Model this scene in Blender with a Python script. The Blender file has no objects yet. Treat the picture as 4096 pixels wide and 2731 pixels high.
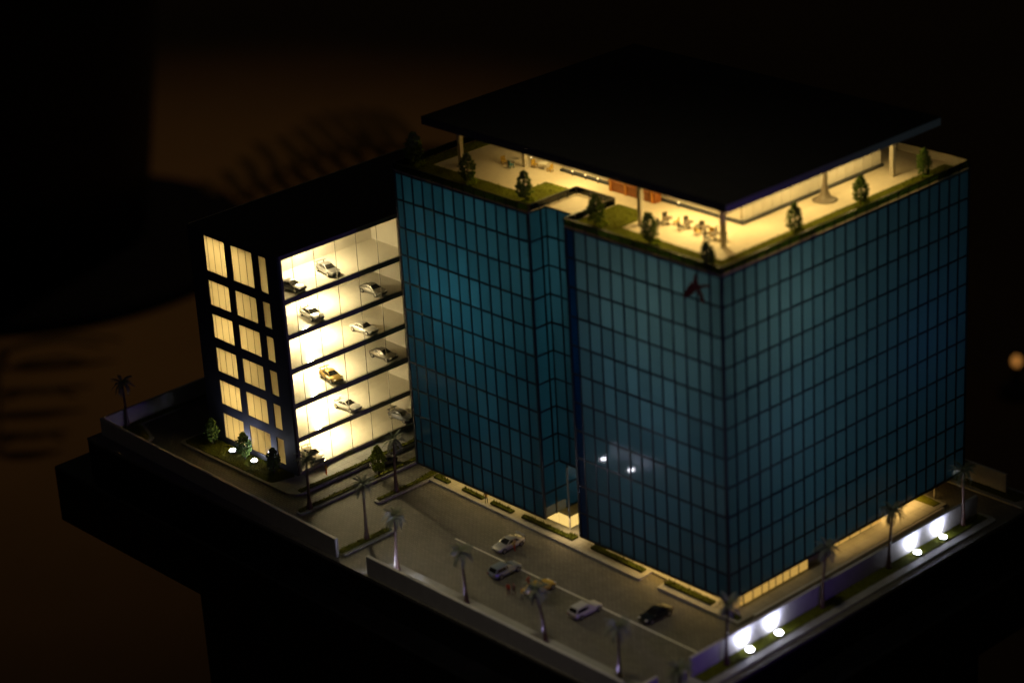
import bpy, bmesh, math, random
from mathutils import Vector, Matrix, Euler, noise

S = 0.006                      # one design unit of the miniature is 6 mm of the real model
R = math.radians
sc = bpy.context.scene
col = sc.collection
random.seed(7)

# ------------------------------------------------------------------ camera
cam_d = bpy.data.cameras.new('camera')
cam = bpy.data.objects.new('camera', cam_d)
col.objects.link(cam)
CAM = Vector((160.657, -173.730, 136.313))
cam.location = CAM * S
cam.rotation_euler = Euler((1.1616, 0.0564, 0.8147), 'XYZ')
cam_d.sensor_width = 36.0
cam_d.sensor_fit = 'HORIZONTAL'
cam_d.lens = 9900.5 / 4096 * 36
cam_d.clip_start = 0.05
cam_d.clip_end = 60
cam_d.dof.use_dof = True
cam_d.dof.focus_distance = 307.5 * S
cam_d.dof.aperture_fstop = 5.0
sc.camera = cam

# ------------------------------------------------------------------ world, exposure
w = bpy.data.worlds.new('World')
sc.world = w
w.use_nodes = True
w.node_tree.nodes['Background'].inputs[0].default_value = (1.0, 0.85, 0.65, 1)
w.node_tree.nodes['Background'].inputs[1].default_value = 0.005
sc.view_settings.view_transform = 'Standard'
sc.view_settings.look = 'None'
sc.view_settings.exposure = 0
sc.view_settings.gamma = 1
sc.cycles.use_denoising = True
sc.cycles.max_bounces = 7
sc.cycles.transparent_max_bounces = 16
sc.cycles.caustics_reflective = False
sc.cycles.caustics_refractive = False
sc.cycles.sample_clamp_indirect = 4.0

WARM = (1.0, 0.80, 0.43)
AMBER = (1.0, 0.71, 0.25)
LED = (0.62, 0.66, 1.0)

def lamp(kind, name, loc, power, color, aim=None, size=1.0, size_y=None, angle=60, blend=0.5):
    d = bpy.data.lights.new(name, kind)
    d.energy = power
    d.color = color
    if kind == 'AREA':
        d.shape = 'RECTANGLE'
        d.size = size * S
        d.size_y = (size_y or size) * S
    else:
        d.shadow_soft_size = size * S
        if kind == 'SPOT':
            d.spot_size = R(angle)
            d.spot_blend = blend
    o = bpy.data.objects.new(name, d)
    col.objects.link(o)
    o.location = Vector(loc) * S
    if aim is not None:
        o.rotation_euler = (Vector(aim) - Vector(loc)).to_track_quat('-Z', 'Y').to_euler()
    return o

# the room's own lamps, with an added unseen fill over the forecourt: dim warm ceiling spot over the floor behind, violet and teal show lights off to the right
lamp('SPOT', 'room_ceiling_spot', (-420, 420, 420), 27, (1.0, 0.64, 0.25), (-430, 190, -130), 14, angle=50, blend=1.0)
lamp('SPOT', 'front_fill_lamp', (5, -55, 340), 25.0, (1.0, 0.87, 0.56), (-9, -11, 0), 25, angle=14, blend=1.0)  # unseen fill lamp, added to brighten the road and front walls
lamp('SPOT', 'violet_show_light', (64, -26, 20), 0.72, (0.24, 0.06, 1.0), (2, -7, 22), 2, angle=54, blend=0.9)
lamp('SPOT', 'teal_show_light', (190, 60, 30), 0.5, (0.35, 0.85, 1.0), (2, 34, 30), 3, angle=16, blend=0.9)

# ------------------------------------------------------------------ materials
MATS = {}
def mat(name, color, rough=0.6, metal=0.0, spec=0.5, var=0.0, vscale=6.0, bump=0.0, bscale=20.0, coat=0.0, rand=0.0):
    """Principled surface; var = colour mottling, bump = fine relief, rand = per-object shade. scales in design units"""
    if name in MATS: return MATS[name]
    m = bpy.data.materials.new(name); MATS[name] = m
    m.use_nodes = True
    nt = m.node_tree; N = nt.nodes; L = nt.links
    b = N['Principled BSDF']
    b.inputs['Base Color'].default_value = (*color, 1)
    b.inputs['Roughness'].default_value = rough
    b.inputs['Metallic'].default_value = metal
    b.inputs['Specular IOR Level'].default_value = spec
    b.inputs['Coat Weight'].default_value = coat
    tc = N.new('ShaderNodeTexCoord')
    mp = N.new('ShaderNodeMapping'); mp.inputs['Scale'].default_value = (1/S, 1/S, 1/S)
    L.new(tc.outputs['Object'], mp.inputs[0])
    last = None
    if var > 0:
        nz = N.new('ShaderNodeTexNoise'); nz.inputs['Scale'].default_value = vscale; nz.inputs['Detail'].default_value = 6
        nz.inputs['Roughness'].default_value = 0.65
        L.new(mp.outputs[0], nz.inputs['Vector'])
        mr = N.new('ShaderNodeMapRange'); mr.inputs[1].default_value = 0.3; mr.inputs[2].default_value = 0.7
        mr.inputs[3].default_value = 1 - var; mr.inputs[4].default_value = 1 + var
        L.new(nz.outputs['Fac'], mr.inputs[0])
        mx = N.new('ShaderNodeVectorMath'); mx.operation = 'SCALE'
        mx.inputs[0].default_value = color
        L.new(mr.outputs[0], mx.inputs['Scale'])
        last = mx.outputs[0]
    if rand > 0:
        oi = N.new('ShaderNodeObjectInfo')
        mr2 = N.new('ShaderNodeMapRange'); mr2.inputs[3].default_value = 1 - rand; mr2.inputs[4].default_value = 1 + rand
        L.new(oi.outputs['Random'], mr2.inputs[0])
        mx2 = N.new('ShaderNodeVectorMath'); mx2.operation = 'SCALE'
        if last is not None: L.new(last, mx2.inputs[0])
        else: mx2.inputs[0].default_value = color
        L.new(mr2.outputs[0], mx2.inputs['Scale'])
        last = mx2.outputs[0]
    if last is not None: L.new(last, b.inputs['Base Color'])
    if bump > 0:
        nb = N.new('ShaderNodeTexNoise'); nb.inputs['Scale'].default_value = bscale; nb.inputs['Detail'].default_value = 5
        L.new(mp.outputs[0], nb.inputs['Vector'])
        bp = N.new('ShaderNodeBump'); bp.inputs['Strength'].default_value = bump; bp.inputs['Distance'].default_value = 0.1 * S
        L.new(nb.outputs['Fac'], bp.inputs['Height'])
        L.new(bp.outputs[0], b.inputs['Normal'])
    return m

def emit(name, color, strength):
    if name in MATS: return MATS[name]
    m = bpy.data.materials.new(name); MATS[name] = m
    m.use_nodes = True
    b = m.node_tree.nodes['Principled BSDF']
    b.inputs['Base Color'].default_value = (0.6, 0.6, 0.6, 1)
    b.inputs['Emission Color'].default_value = (*color, 1)
    b.inputs['Emission Strength'].default_value = strength
    return m

def sheet_glass(name, tint, body, gloss_rough=0.02, ior=1.5, rand=0.0, emission=None):
    """body = 'clear' (see-through acrylic) or 'milky' (light-diffusing acrylic), both with a mirror sheen"""
    if name in MATS: return MATS[name]
    m = bpy.data.materials.new(name); MATS[name] = m
    m.use_nodes = True
    nt = m.node_tree; N = nt.nodes; L = nt.links
    N.remove(N['Principled BSDF'])
    out = N['Material Output']
    if body == 'clear':
        a = N.new('ShaderNodeBsdfTransparent')
    else:
        a = N.new('ShaderNodeBsdfTranslucent')
    a.inputs['Color'].default_value = (*tint, 1)
    if rand > 0:
        oi = N.new('ShaderNodeObjectInfo')
        mr = N.new('ShaderNodeMapRange'); mr.inputs[3].default_value = 1 - rand; mr.inputs[4].default_value = 1 + rand
        L.new(oi.outputs['Random'], mr.inputs[0])
        vm = N.new('ShaderNodeVectorMath'); vm.operation = 'SCALE'; vm.inputs[0].default_value = tint
        L.new(mr.outputs[0], vm.inputs['Scale']); L.new(vm.outputs[0], a.inputs['Color'])
    last = a.outputs[0]
    if emission:
        e = N.new('ShaderNodeEmission'); e.inputs[0].default_value = (*emission[0], 1); e.inputs[1].default_value = emission[1]
        ad = N.new('ShaderNodeAddShader'); L.new(last, ad.inputs[0]); L.new(e.outputs[0], ad.inputs[1]); last = ad.outputs[0]
    g = N.new('ShaderNodeBsdfGlossy'); g.inputs['Roughness'].default_value = gloss_rough
    f = N.new('ShaderNodeFresnel'); f.inputs['IOR'].default_value = ior
    mix = N.new('ShaderNodeMixShader')
    L.new(f.outputs[0], mix.inputs[0]); L.new(last, mix.inputs[1]); L.new(g.outputs[0], mix.inputs[2])
    L.new(mix.outputs[0], out.inputs['Surface'])
    return m

def paver(name, c1, c2, mortar, bw, bh, rough=0.7, bump=0.6, rot=0.0, offset=0.5, ms=0.03):
    if name in MATS: return MATS[name]
    m = bpy.data.materials.new(name); MATS[name] = m
    m.use_nodes = True
    nt = m.node_tree; N = nt.nodes; L = nt.links
    b = N['Principled BSDF']; b.inputs['Roughness'].default_value = rough
    tc = N.new('ShaderNodeTexCoord')
    mp = N.new('ShaderNodeMapping'); mp.inputs['Scale'].default_value = (1/S, 1/S, 1/S); mp.inputs['Rotation'].default_value = (0, 0, rot)
    L.new(tc.outputs['Object'], mp.inputs[0])
    br = N.new('ShaderNodeTexBrick')
    br.inputs['Color1'].default_value = (*c1, 1); br.inputs['Color2'].default_value = (*c2, 1); br.inputs['Mortar'].default_value = (*mortar, 1)
    br.inputs['Scale'].default_value = 1.0; br.inputs['Brick Width'].default_value = bw; br.inputs['Row Height'].default_value = bh
    br.inputs['Mortar Size'].default_value = ms; br.inputs['Mortar Smooth'].default_value = 0.3; br.offset = offset
    L.new(mp.outputs[0], br.inputs['Vector'])
    nz = N.new('ShaderNodeTexNoise'); nz.inputs['Scale'].default_value = 0.35; nz.inputs['Detail'].default_value = 8
    L.new(mp.outputs[0], nz.inputs['Vector'])
    nz2 = N.new('ShaderNodeTexNoise'); nz2.inputs['Scale'].default_value = 7.0; nz2.inputs['Detail'].default_value = 4
    L.new(mp.outputs[0], nz2.inputs['Vector'])
    ad = N.new('ShaderNodeMath'); ad.operation = 'ADD'; L.new(nz.outputs['Fac'], ad.inputs[0]); L.new(nz2.outputs['Fac'], ad.inputs[1])
    mr = N.new('ShaderNodeMapRange'); mr.inputs[1].default_value = 0.6; mr.inputs[2].default_value = 1.4; mr.inputs[3].default_value = 0.7; mr.inputs[4].default_value = 1.3
    L.new(ad.outputs[0], mr.inputs[0])
    vm = N.new('ShaderNodeVectorMath'); vm.operation = 'SCALE'
    L.new(br.outputs['Color'], vm.inputs[0]); L.new(mr.outputs[0], vm.inputs['Scale'])
    L.new(vm.outputs[0], b.inputs['Base Color'])
    sb = N.new('ShaderNodeMath'); sb.operation = 'SUBTRACT'; L.new(nz2.outputs['Fac'], sb.inputs[0]); L.new(br.outputs['Fac'], sb.inputs[1])
    bp = N.new('ShaderNodeBump'); bp.inputs['Strength'].default_value = bump; bp.inputs['Distance'].default_value = 0.06 * S
    L.new(sb.outputs[0], bp.inputs['Height']); L.new(bp.outputs[0], b.inputs['Normal'])
    return m

M_black   = mat('black_card', (0.015, 0.015, 0.019), 0.55, var=0.3, vscale=0.6, bump=0.08)
M_slab    = mat('dark_grey_band', (0.25, 0.24, 0.20), 0.6, var=0.2, vscale=2)
M_plaster = mat('white_interior', (0.78, 0.74, 0.66), 0.7, var=0.04, vscale=1.0)
M_hall    = mat('cream_hall_floor', (0.62, 0.585, 0.50), 0.32, var=0.06, vscale=1.2, bump=0.03, bscale=8)
M_speck   = mat('speckled_hall_floor', (0.60, 0.56, 0.46), 0.5, var=0.16, vscale=9, bump=0.2, bscale=9)
M_frost   = sheet_glass('frosted_window', (0.72, 0.66, 0.50), 'milky', 0.12)
M_clear   = sheet_glass('clear_acrylic', (0.97, 0.97, 0.95), 'clear', 0.01, 1.35)
M_seam    = mat('seam', (0.012, 0.011, 0.010), 0.9, spec=0.05)
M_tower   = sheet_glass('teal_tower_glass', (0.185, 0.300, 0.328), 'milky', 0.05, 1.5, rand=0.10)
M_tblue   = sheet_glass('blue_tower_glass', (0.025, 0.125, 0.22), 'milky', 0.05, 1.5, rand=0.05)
M_towerb  = mat('tower_back_glass', (0.01, 0.03, 0.05), 0.2)
M_mull    = mat('mullion_dark', (0.020, 0.026, 0.036), 0.35)
M_parap   = sheet_glass('parapet_glass', (0.15, 0.23, 0.09), 'milky', 0.04, 1.45)
M_cap     = mat('parapet_cap', (0.016, 0.018, 0.02), 0.35)
M_balus   = sheet_glass('balustrade_glass', (0.62, 0.80, 0.76), 'clear', 0.05, 1.6)
M_roofcan = mat('canopy_black', (0.010, 0.009, 0.009), 0.7, var=0.3, vscale=0.5)
M_fascia  = mat('canopy_fascia', (0.55, 0.56, 0.58), 0.5)
M_soffit  = mat('canopy_soffit', (0.7, 0.66, 0.58), 0.6)
M_white   = mat('white_painted', (0.62, 0.61, 0.60), 0.55, var=0.07, vscale=0.8, bump=0.05)
M_plaza   = mat('roof_plaza', (0.60, 0.52, 0.38), 0.6, var=0.05, vscale=1.5)
M_corew   = mat('core_wall', (0.60, 0.55, 0.45), 0.6, var=0.05)
M_timber  = mat('orange_timber', (0.26, 0.085, 0.015), 0.5, var=0.2, vscale=4)
M_road    = paver('paver_road', (0.21, 0.20, 0.165), (0.16, 0.15, 0.125), (0.09, 0.085, 0.07), 0.70, 0.34, 0.62, 1.0, ms=0.045)
M_walk    = paver('sidewalk_tile', (0.36, 0.36, 0.34), (0.33, 0.33, 0.31), (0.20, 0.20, 0.18), 1.5, 1.5, 0.6, 0.4, offset=0.0)
M_kerb    = mat('kerb', (0.36, 0.36, 0.34), 0.65, var=0.12, vscale=2)
M_grass   = mat('flock_grass', (0.105, 0.115, 0.010), 0.95, spec=0.1, var=0.45, vscale=5, bump=0.9, bscale=11)
M_hedge   = mat('hedge_foam', (0.065, 0.082, 0.012), 0.95, spec=0.1, var=0.5, vscale=6, bump=0.9, bscale=12)
M_leaf    = mat('tree_foam', (0.11, 0.18, 0.035), 0.9, spec=0.2, var=0.5, vscale=3, rand=0.15)
M_leafl   = mat('tree_foam_light', (0.22, 0.29, 0.02), 0.9, spec=0.2, var=0.4, vscale=3)
M_bark    = mat('tree_bark', (0.045, 0.026, 0.016), 0.8, var=0.3)
M_frond   = mat('palm_frond_shape', (0.25, 0.29, 0.19), 0.45, spec=0.6, var=0.3, vscale=2, rand=0.15)
M_trunk   = mat('palm_trunk', (0.095, 0.038, 0.026), 0.30, spec=0.8, var=0.35, vscale=5, bump=0.5, bscale=10)
M_line    = mat('road_paint', (0.78, 0.75, 0.66), 0.6, var=0.1)
M_plinth  = mat('black_cloth', (0.006, 0.006, 0.007), 0.5, var=0.3, vscale=0.2, bump=0.2, bscale=0.5)
M_gloss   = mat('black_lacquer', (0.006, 0.006, 0.008), 0.22, var=0.3, vscale=0.3, bump=0.25, bscale=0.25)
M_floor   = mat('brown_floor', (0.23, 0.135, 0.060), 0.75, var=0.10, vscale=0.02, bump=0.03, bscale=0.3)
M_pot     = mat('dark_pot', (0.014, 0.013, 0.014), 0.45)
M_potfoot = mat('dark_blue_foot', (0.006, 0.006, 0.016), 0.8, spec=0.1)
M_frondshade = mat('frond_shadow_dark', (0.085, 0.058, 0.028), 0.7, spec=0.2)  # dark tone of the shapes standing in for palm shadows
M_lens    = emit('led_lens', (0.86, 0.87, 1.0), 55)
M_house   = mat('led_housing', (0.25, 0.25, 0.26), 0.4, metal=0.8)
M_bulb    = emit('warm_bulb', (1.0, 0.74, 0.34), 1.3)
M_gfwin   = sheet_glass('ground_floor_window', (0.6, 0.5, 0.3), 'milky', 0.08, emission=((1.0, 0.70, 0.22), 0.8))
M_gfwin2  = sheet_glass('ground_floor_window_amber', (0.6, 0.45, 0.2), 'milky', 0.08, emission=((1.0, 0.62, 0.15), 0.42))
M_emblem  = mat('emblem_red', (0.11, 0.018, 0.008), 0.45)

# ------------------------------------------------------------------ mesh helpers (design units in, metres out)
class MB:
    def __init__(s): s.v = []; s.f = []; s.mi = []; s.m = 0
    def add(s, vs, fs):
        k = len(s.v); s.v += [tuple(v) for v in vs]; s.f += [tuple(i + k for i in f) for f in fs]; s.mi += [s.m] * len(fs)
        return s
    def box(s, x0, x1, y0, y1, z0, z1):
        return s.add([(x0,y0,z0),(x1,y0,z0),(x1,y1,z0),(x0,y1,z0),(x0,y0,z1),(x1,y0,z1),(x1,y1,z1),(x0,y1,z1)],
                     [(3,2,1,0),(4,5,6,7),(0,1,5,4),(1,2,6,5),(2,3,7,6),(3,0,4,7)])
    def prism(s, poly, z0, z1):
        n = len(poly)
        return s.add([(x, y, z0) for x, y in poly] + [(x, y, z1) for x, y in poly],
                     [tuple(range(n - 1, -1, -1)), tuple(range(n, 2 * n))] + [(i, (i + 1) % n, n + (i + 1) % n, n + i) for i in range(n)])
    def lathe(s, prof, seg=24, c=(0, 0)):
        vs = []; fs = []
        for r, z in prof:
            for i in range(seg):
                a = 2 * math.pi * i / seg; vs.append((c[0] + r * math.cos(a), c[1] + r * math.sin(a), z))
        for j in range(len(prof) - 1):
            for i in range(seg):
                i2 = (i + 1) % seg; fs.append((j*seg+i, j*seg+i2, (j+1)*seg+i2, (j+1)*seg+i))
        fs.append(tuple(range(seg - 1, -1, -1))); fs.append(tuple((len(prof) - 1) * seg + i for i in range(seg)))
        return s.add(vs, fs)
    def tube(s, path, rad, seg=8):
        vs = []; fs = []; n = len(path); path = [Vector(q) for q in path]
        for j, q in enumerate(path):
            t = (path[min(j + 1, n - 1)] - path[max(j - 1, 0)]).normalized()
            u = t.cross(Vector((0, 0, 1))) if abs(t.z) < 0.95 else t.cross(Vector((1, 0, 0)))
            u.normalize(); v = t.cross(u); r = rad[j] if hasattr(rad, '__len__') else rad
            for i in range(seg):
                a = 2 * math.pi * i / seg; vs.append(q + r * (u * math.cos(a) + v * math.sin(a)))
        for j in range(n - 1):
            for i in range(seg):
                i2 = (i + 1) % seg; fs.append((j*seg+i, (j+1)*seg+i, (j+1)*seg+i2, j*seg+i2))
        fs.append(tuple(range(seg))); fs.append(tuple((n - 1) * seg + i for i in range(seg - 1, -1, -1)))
        return s.add(vs, fs)
    def clump(s, c, r, rnd):
        d = [(1,0,0),(-1,0,0),(0,1,0),(0,-1,0),(0,0,1),(0,0,-1)]
        rt = Euler((rnd.uniform(0, 6), rnd.uniform(0, 6), rnd.uniform(0, 6))).to_matrix()
        vs = [Vector(c) + rt @ (Vector(q) * r * rnd.uniform(0.55, 1.25)) for q in d]
        return s.add(vs, [(0,2,4),(2,1,4),(1,3,4),(3,0,4),(2,0,5),(1,2,5),(3,1,5),(0,3,5)])
    def grid_wall(s, us, zs, hole, p0, p1, axis):
        """wall between planes p0 and p1 with openings; us, zs = breaks; hole(i, j) true = opening; axis 'y' runs along x, 'x' along y"""
        def P(u, p, z): return (u, p, z) if axis == 'y' else (p, u, z)
        nu, nz = len(us), len(zs)
        solid = lambda i, j: 0 <= i < nu - 1 and 0 <= j < nz - 1 and not hole(i, j)
        for i in range(nu - 1):
            for j in range(nz - 1):
                if not solid(i, j): continue
                a, b, c, d = us[i], us[i + 1], zs[j], zs[j + 1]
                s.add([P(a,p0,c),P(b,p0,c),P(b,p0,d),P(a,p0,d)], [(0,1,2,3)])
                s.add([P(a,p1,c),P(b,p1,c),P(b,p1,d),P(a,p1,d)], [(3,2,1,0)])
                if not solid(i-1, j): s.add([P(a,p0,c),P(a,p0,d),P(a,p1,d),P(a,p1,c)], [(0,1,2,3)])
                if not solid(i+1, j): s.add([P(b,p0,c),P(b,p1,c),P(b,p1,d),P(b,p0,d)], [(0,1,2,3)])
                if not solid(i, j-1): s.add([P(a,p0,c),P(a,p1,c),P(b,p1,c),P(b,p0,c)], [(0,1,2,3)])
                if not solid(i, j+1): s.add([P(a,p0,d),P(b,p0,d),P(b,p1,d),P(a,p1,d)], [(0,1,2,3)])
        return s
    def mesh(s, name, mats, smooth=False):
        me = bpy.data.meshes.new(name)
        me.from_pydata([(x * S, y * S, z * S) for x, y, z in s.v], [], s.f)
        for m in (mats if isinstance(mats, (list, tuple)) else [mats]): me.materials.append(m)
        if max(s.mi, default=0) > 0: me.polygons.foreach_set('material_index', s.mi)
        if smooth: me.polygons.foreach_set('use_smooth', [True] * len(me.polygons))
        bm = bmesh.new(); bm.from_mesh(me); bmesh.ops.recalc_face_normals(bm, faces=bm.faces); bm.to_mesh(me); bm.free()
        me.update()
        return me
    def build(s, name, mats, parent=None, loc=(0, 0, 0), rz=0, smooth=False, **kw):
        return put(name, s.mesh(name, mats, smooth), parent, loc, rz, **kw)

def put(name, me, parent=None, loc=(0, 0, 0), rz=0, label=None, cat=None, group=None, kind=None, rot=None):
    o = bpy.data.objects.new(name, me)
    col.objects.link(o)
    o.location = Vector(loc) * S
    o.rotation_euler = rot if rot is not None else (0, 0, rz)
    if parent: o.parent = parent
    for k, v in (('label', label), ('category', cat), ('group', group), ('kind', kind)):
        if v: o[k] = v
    return o
def thing(name, label, cat, loc=(0, 0, 0), rz=0, group=None): return put(name, None, None, loc, rz, label, cat, group)
def box(x0, x1, y0, y1, z0, z1): return MB().box(x0, x1, y0, y1, z0, z1)
def bevel(o, wd=0.05, seg=2):
    m = o.modifiers.new('bevel', 'BEVEL'); m.width = wd * S; m.segments = seg; m.limit_method = 'ANGLE'; m.angle_limit = R(35)
    return o
def copy_tree(o, loc=None, rz=None, parent=None, label=None, scale=None):
    c = o.copy(); col.objects.link(c); c.parent = parent
    if loc is not None: c.location = Vector(loc) * S
    if rz is not None: c.rotation_euler = (0, 0, rz)
    if label: c['label'] = label
    if scale: c.scale = (scale,) * 3
    for ch in list(o.children): copy_tree(ch, parent=c)
    return c

# ------------------------------------------------------------------ floor of the room, plinth
box(-2600, 1400, -900, 2600, -131, -130).build('floor', M_floor, kind='structure')
pl = thing('display_plinth', 'black stepped plinth carrying the whole miniature business park', 'plinth', (0, 0, -130))
bevel(box(-94, 9.35, -20.3, 44.5, 126.0, 129.6).build('slab', M_plinth, pl), 0.12)
bevel(box(-97.75, 13.2, -23.6, 49, 118, 125.99).build('slab', M_gloss, pl), 0.25)
bevel(box(-80.3, 8, -15, 34.5, 0, 117.99).build('stand', M_plinth, pl), 0.3)

# ------------------------------------------------------------------ ground of the model
box(-94, 9.35, -20.3, 44.5, -0.396, 0).build('road', M_road, kind='structure')

def rounded(poly, r=0.5, n=4):
    out = []
    for i, p in enumerate(poly):
        a = Vector(poly[i - 1]); b = Vector(p); c = Vector(poly[(i + 1) % len(poly)])
        d1 = (a - b); d2 = (c - b); rr = min(r, d1.length * 0.45, d2.length * 0.45)
        p0 = b + d1.normalized() * rr; p1 = b + d2.normalized() * rr
        for k in range(n + 1):
            t = k / n; q = (1-t)**2 * p0 + 2*t*(1-t) * b + t*t * p1; out.append((q.x, q.y))
    return out
def slabpoly(name, poly, z0, z1, m, r=0.0, kind='structure', bev=0.04):
    o = MB().prism(rounded(poly, r) if r else poly, z0, z1).build(name, m, kind=kind)
    if bev: bevel(o, bev, 2)
    return o
def inside(p, poly):
    x, y = p; c = False; n = len(poly)
    for i in range(n):
        x1, y1 = poly[i]; x2, y2 = poly[(i + 1) % n]
        if (y1 > y) != (y2 > y) and x < (x2 - x1) * (y - y1) / (y2 - y1) + x1: c = not c
    return c
def flock(name, poly, z, h=0.12, m=None, cell=0.22, seed=1, kind='stuff', parent=None, **kw):
    """flocked turf: a skirted prism plus a dense coat of short tufts standing on it"""
    rnd = random.Random(seed); mb = MB().prism(poly, z, z + h * 0.55)
    xs = [p[0] for p in poly]; ys = [p[1] for p in poly]
    n = int((max(xs) - min(xs)) * (max(ys) - min(ys)) / cell ** 2)
    for i in range(min(n, 9000)):
        x = rnd.uniform(min(xs), max(xs)); y = rnd.uniform(min(ys), max(ys))
        if not inside((x, y), poly): continue
        a = rnd.uniform(0, math.pi); d = cell * rnd.uniform(0.35, 0.75); hh = h * rnd.uniform(0.75, 1.5)
        dx, dy = d * math.cos(a), d * math.sin(a)
        mb.add([(x - dx, y - dy, z), (x + dx, y + dy, z), (x + rnd.uniform(-.06, .06) - dy * .5, y + rnd.uniform(-.06, .06) + dx * .5, z + hh), (x + dy, y - dx, z)], [(0, 1, 2), (1, 3, 2), (3, 0, 2)])
    return mb.build(name, m or M_grass, parent, kind=kind, **kw)

# garage block: pavement, lawn, verge
slabpoly('pavement', [(-83.2, -13.5), (-60.6, -13.5), (-59.2, -12.6), (-59.2, 44), (-83.2, 44)], 0, 0.30, M_walk, 0.9)
flock('lawn', rounded([(-82.6, -13.05), (-64.4, -13.05), (-63.5, -9.75), (-82.6, -9.75)], 0.8), 0.30, 0.16, label='mossy green lawn strip before the garage windows', seed=3)
flock('verge_grass', [(-60.2, -12.2), (-59.55, -12.2), (-59.5, 30), (-60.15, 30)], 0.30, 0.22, seed=4)
# median 2, median 3, median 4
slabpoly('kerb', [(-56.1, -15.9), (-55.05, -15.9), (-55.0, 30), (-56.05, 30)], 0, 0.25, M_kerb, 0.4)
flock('median_grass', [(-56.05, -15.5), (-55.5, -15.6), (-55.45, 30), (-56.0, 30)], 0.25, 0.25, seed=5)
slabpoly('kerb', [(-51.15, -7.75), (-50.15, -7.75), (-50.1, 0.4), (-50.1, 10), (-51.9, 10), (-51.7, 2.6)], 0, 0.25, M_kerb, 0.4)
flock('median_grass', [(-51.1, -7.2), (-50.55, -7.35), (-50.5, 0.7), (-50.9, 3), (-51.8, 3), (-51.15, -1)], 0.25, 0.25, seed=6)
slabpoly('kerb', [(-44.55, -18.9), (-43.1, -18.9), (-43.2, -10.7), (-44.5, -10.7)], 0, 0.22, M_kerb, 0.4)
flock('median_grass', [(-44.5, -18.9), (-43.6, -18.9), (-43.65, -11.2), (-44.45, -11.2)], 0.22, 0.25, seed=7)
# tower pavement
slabpoly('pavement', [(-50.3, 0.45), (-33.5, -0.12), (-13.1, -0.75), (-13.3, 1.5), (-10.5, 1.35), (-10.3, -0.75), (1.9, -0.85), (1.7, 36.0), (-50.3, 40)], 0, 0.30, M_walk, 0.25)
# front strip inside the wall, right strip, back right corner
slabpoly('pavement', [(-37.6, -19.2), (3.6, -19.6), (4.0, -16.55), (-36.4, -16.1), (-37.6, -17.0)], 0, 0.26, M_kerb, 0.5)
slabpoly('pavement', [(5.2, -19.5), (8.45, -19.5), (8.45, 36.6), (7.6, 37.0), (5.2, 36.8)], 0, 0.24, M_walk, 0.5)
flock('verge_grass', [(5.75, -12.0), (7.35, -12.0), (7.35, 36.2), (5.75, 36.2)], 0.24, 0.18, cell=0.25, seed=9)
slabpoly('pavement', [(-12, 41.0), (9.0, 40.9), (9.0, 44.3), (-12, 44.3)], 0, 0.28, M_walk, 0.3)
flock('verge_grass', [(-12, 41.6), (7.4, 41.5), (8.2, 43.6), (-12, 43.6)], 0.28, 0.2, seed=10)
slabpoly('lawn', [(-1.95, 34.4), (1.0, 34.4), (1.1, 35.6), (-1.95, 36.0)], 0.30, 0.40, M_grass)
slabpoly('pavement', [(-93.6, -18.2), (-91.6, -18.2), (-91.4, 40), (-93.6, 40)], 0, 0.28, M_kerb, 0.3)
flock('verge_grass', [(-92.35, -16.5), (-91.7, -16.5), (-91.6, 20), (-92.25, 20)], 0.28, 0.2, seed=11)
slabpoly('kerb', [(-92, -18.3), (-86.6, -18.3), (-86.2, -16.2), (-86.9, -14.6), (-87.3, -14.6), (-91.5, -13)], 0, 0.25, M_kerb, 0.5)
flock('verge_grass', rounded([(-91.6, -18.0), (-87.0, -18.0), (-86.7, -16.3), (-87.4, -15.0), (-91.4, -13.6)], 0.5), 0.25, 0.2, seed=12)
# road markings
MB().prism([(-36.6, -7.58), (3.3, -7.95), (3.3, -7.70), (-36.6, -7.33)], 0.004, 0.008).build('road_marking', M_line, kind='structure')

# ------------------------------------------------------------------ boundary walls
def wall(a, b, h, t, label, z=0.0, group='boundary walls around the model', joints=()):
    a = Vector(a); b = Vector(b); d = (b - a).normalized(); n = Vector((-d.y, d.x)) * t / 2
    o = thing('boundary_wall', label, 'wall', (a.x, a.y, z), 0, group)
    ts = [0] + list(joints) + [(b - a).length]
    for i in range(len(ts) - 1):
        p = d * (ts[i] + (0.02 if i else 0)); q = d * (ts[i + 1] - (0.02 if i < len(ts) - 2 else 0))
        pn = MB().prism([tuple(p - n), tuple(q - n), tuple(q + n), tuple(p + n)], 0, h).build('panel', M_white, o)
        bevel(pn, 0.05)
    return o
wall((-93.2, -18.3), (-43.6, -19.55), 2.45, 0.42, 'long low wall in front of the black garage, ending at the site entrance')
wall((-37.9, -19.75), (3.4, -20.0), 2.35, 0.42, 'low front wall before the row of palms and parked cars')
wall((-92.95, -18.0), (-92.9, 40), 2.45, 0.42, 'dim wall along the far left edge beside the lone dark palm')
wall((5.6, -12.3), (5.75, 36.3), 2.45, 0.36, 'white wall washed by ground spots beside the tower', 0.24, joints=(4.2, 19.4, 31.6, 45.6))
wall((-12, 42.9), (5.3, 42.75), 2.5, 0.36, 'short pale wall at the far right corner behind the tower', 0.28)
wall((5.55, -20.0), (5.55, -17.3), 2.45, 0.36, 'stub of violet wall at the bottom front corner', 0.24)
bevel(MB().lathe([(0.28, 0), (0.30, 0.5), (0.26, 0.85), (0.12, 1.0)], 14).build('bollard', M_white, loc=(5.3, -12.95, 0.24), smooth=True,
      label='rounded pale bollard at the near end of the spot-lit wall', cat='bollard'), 0.03)

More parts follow.
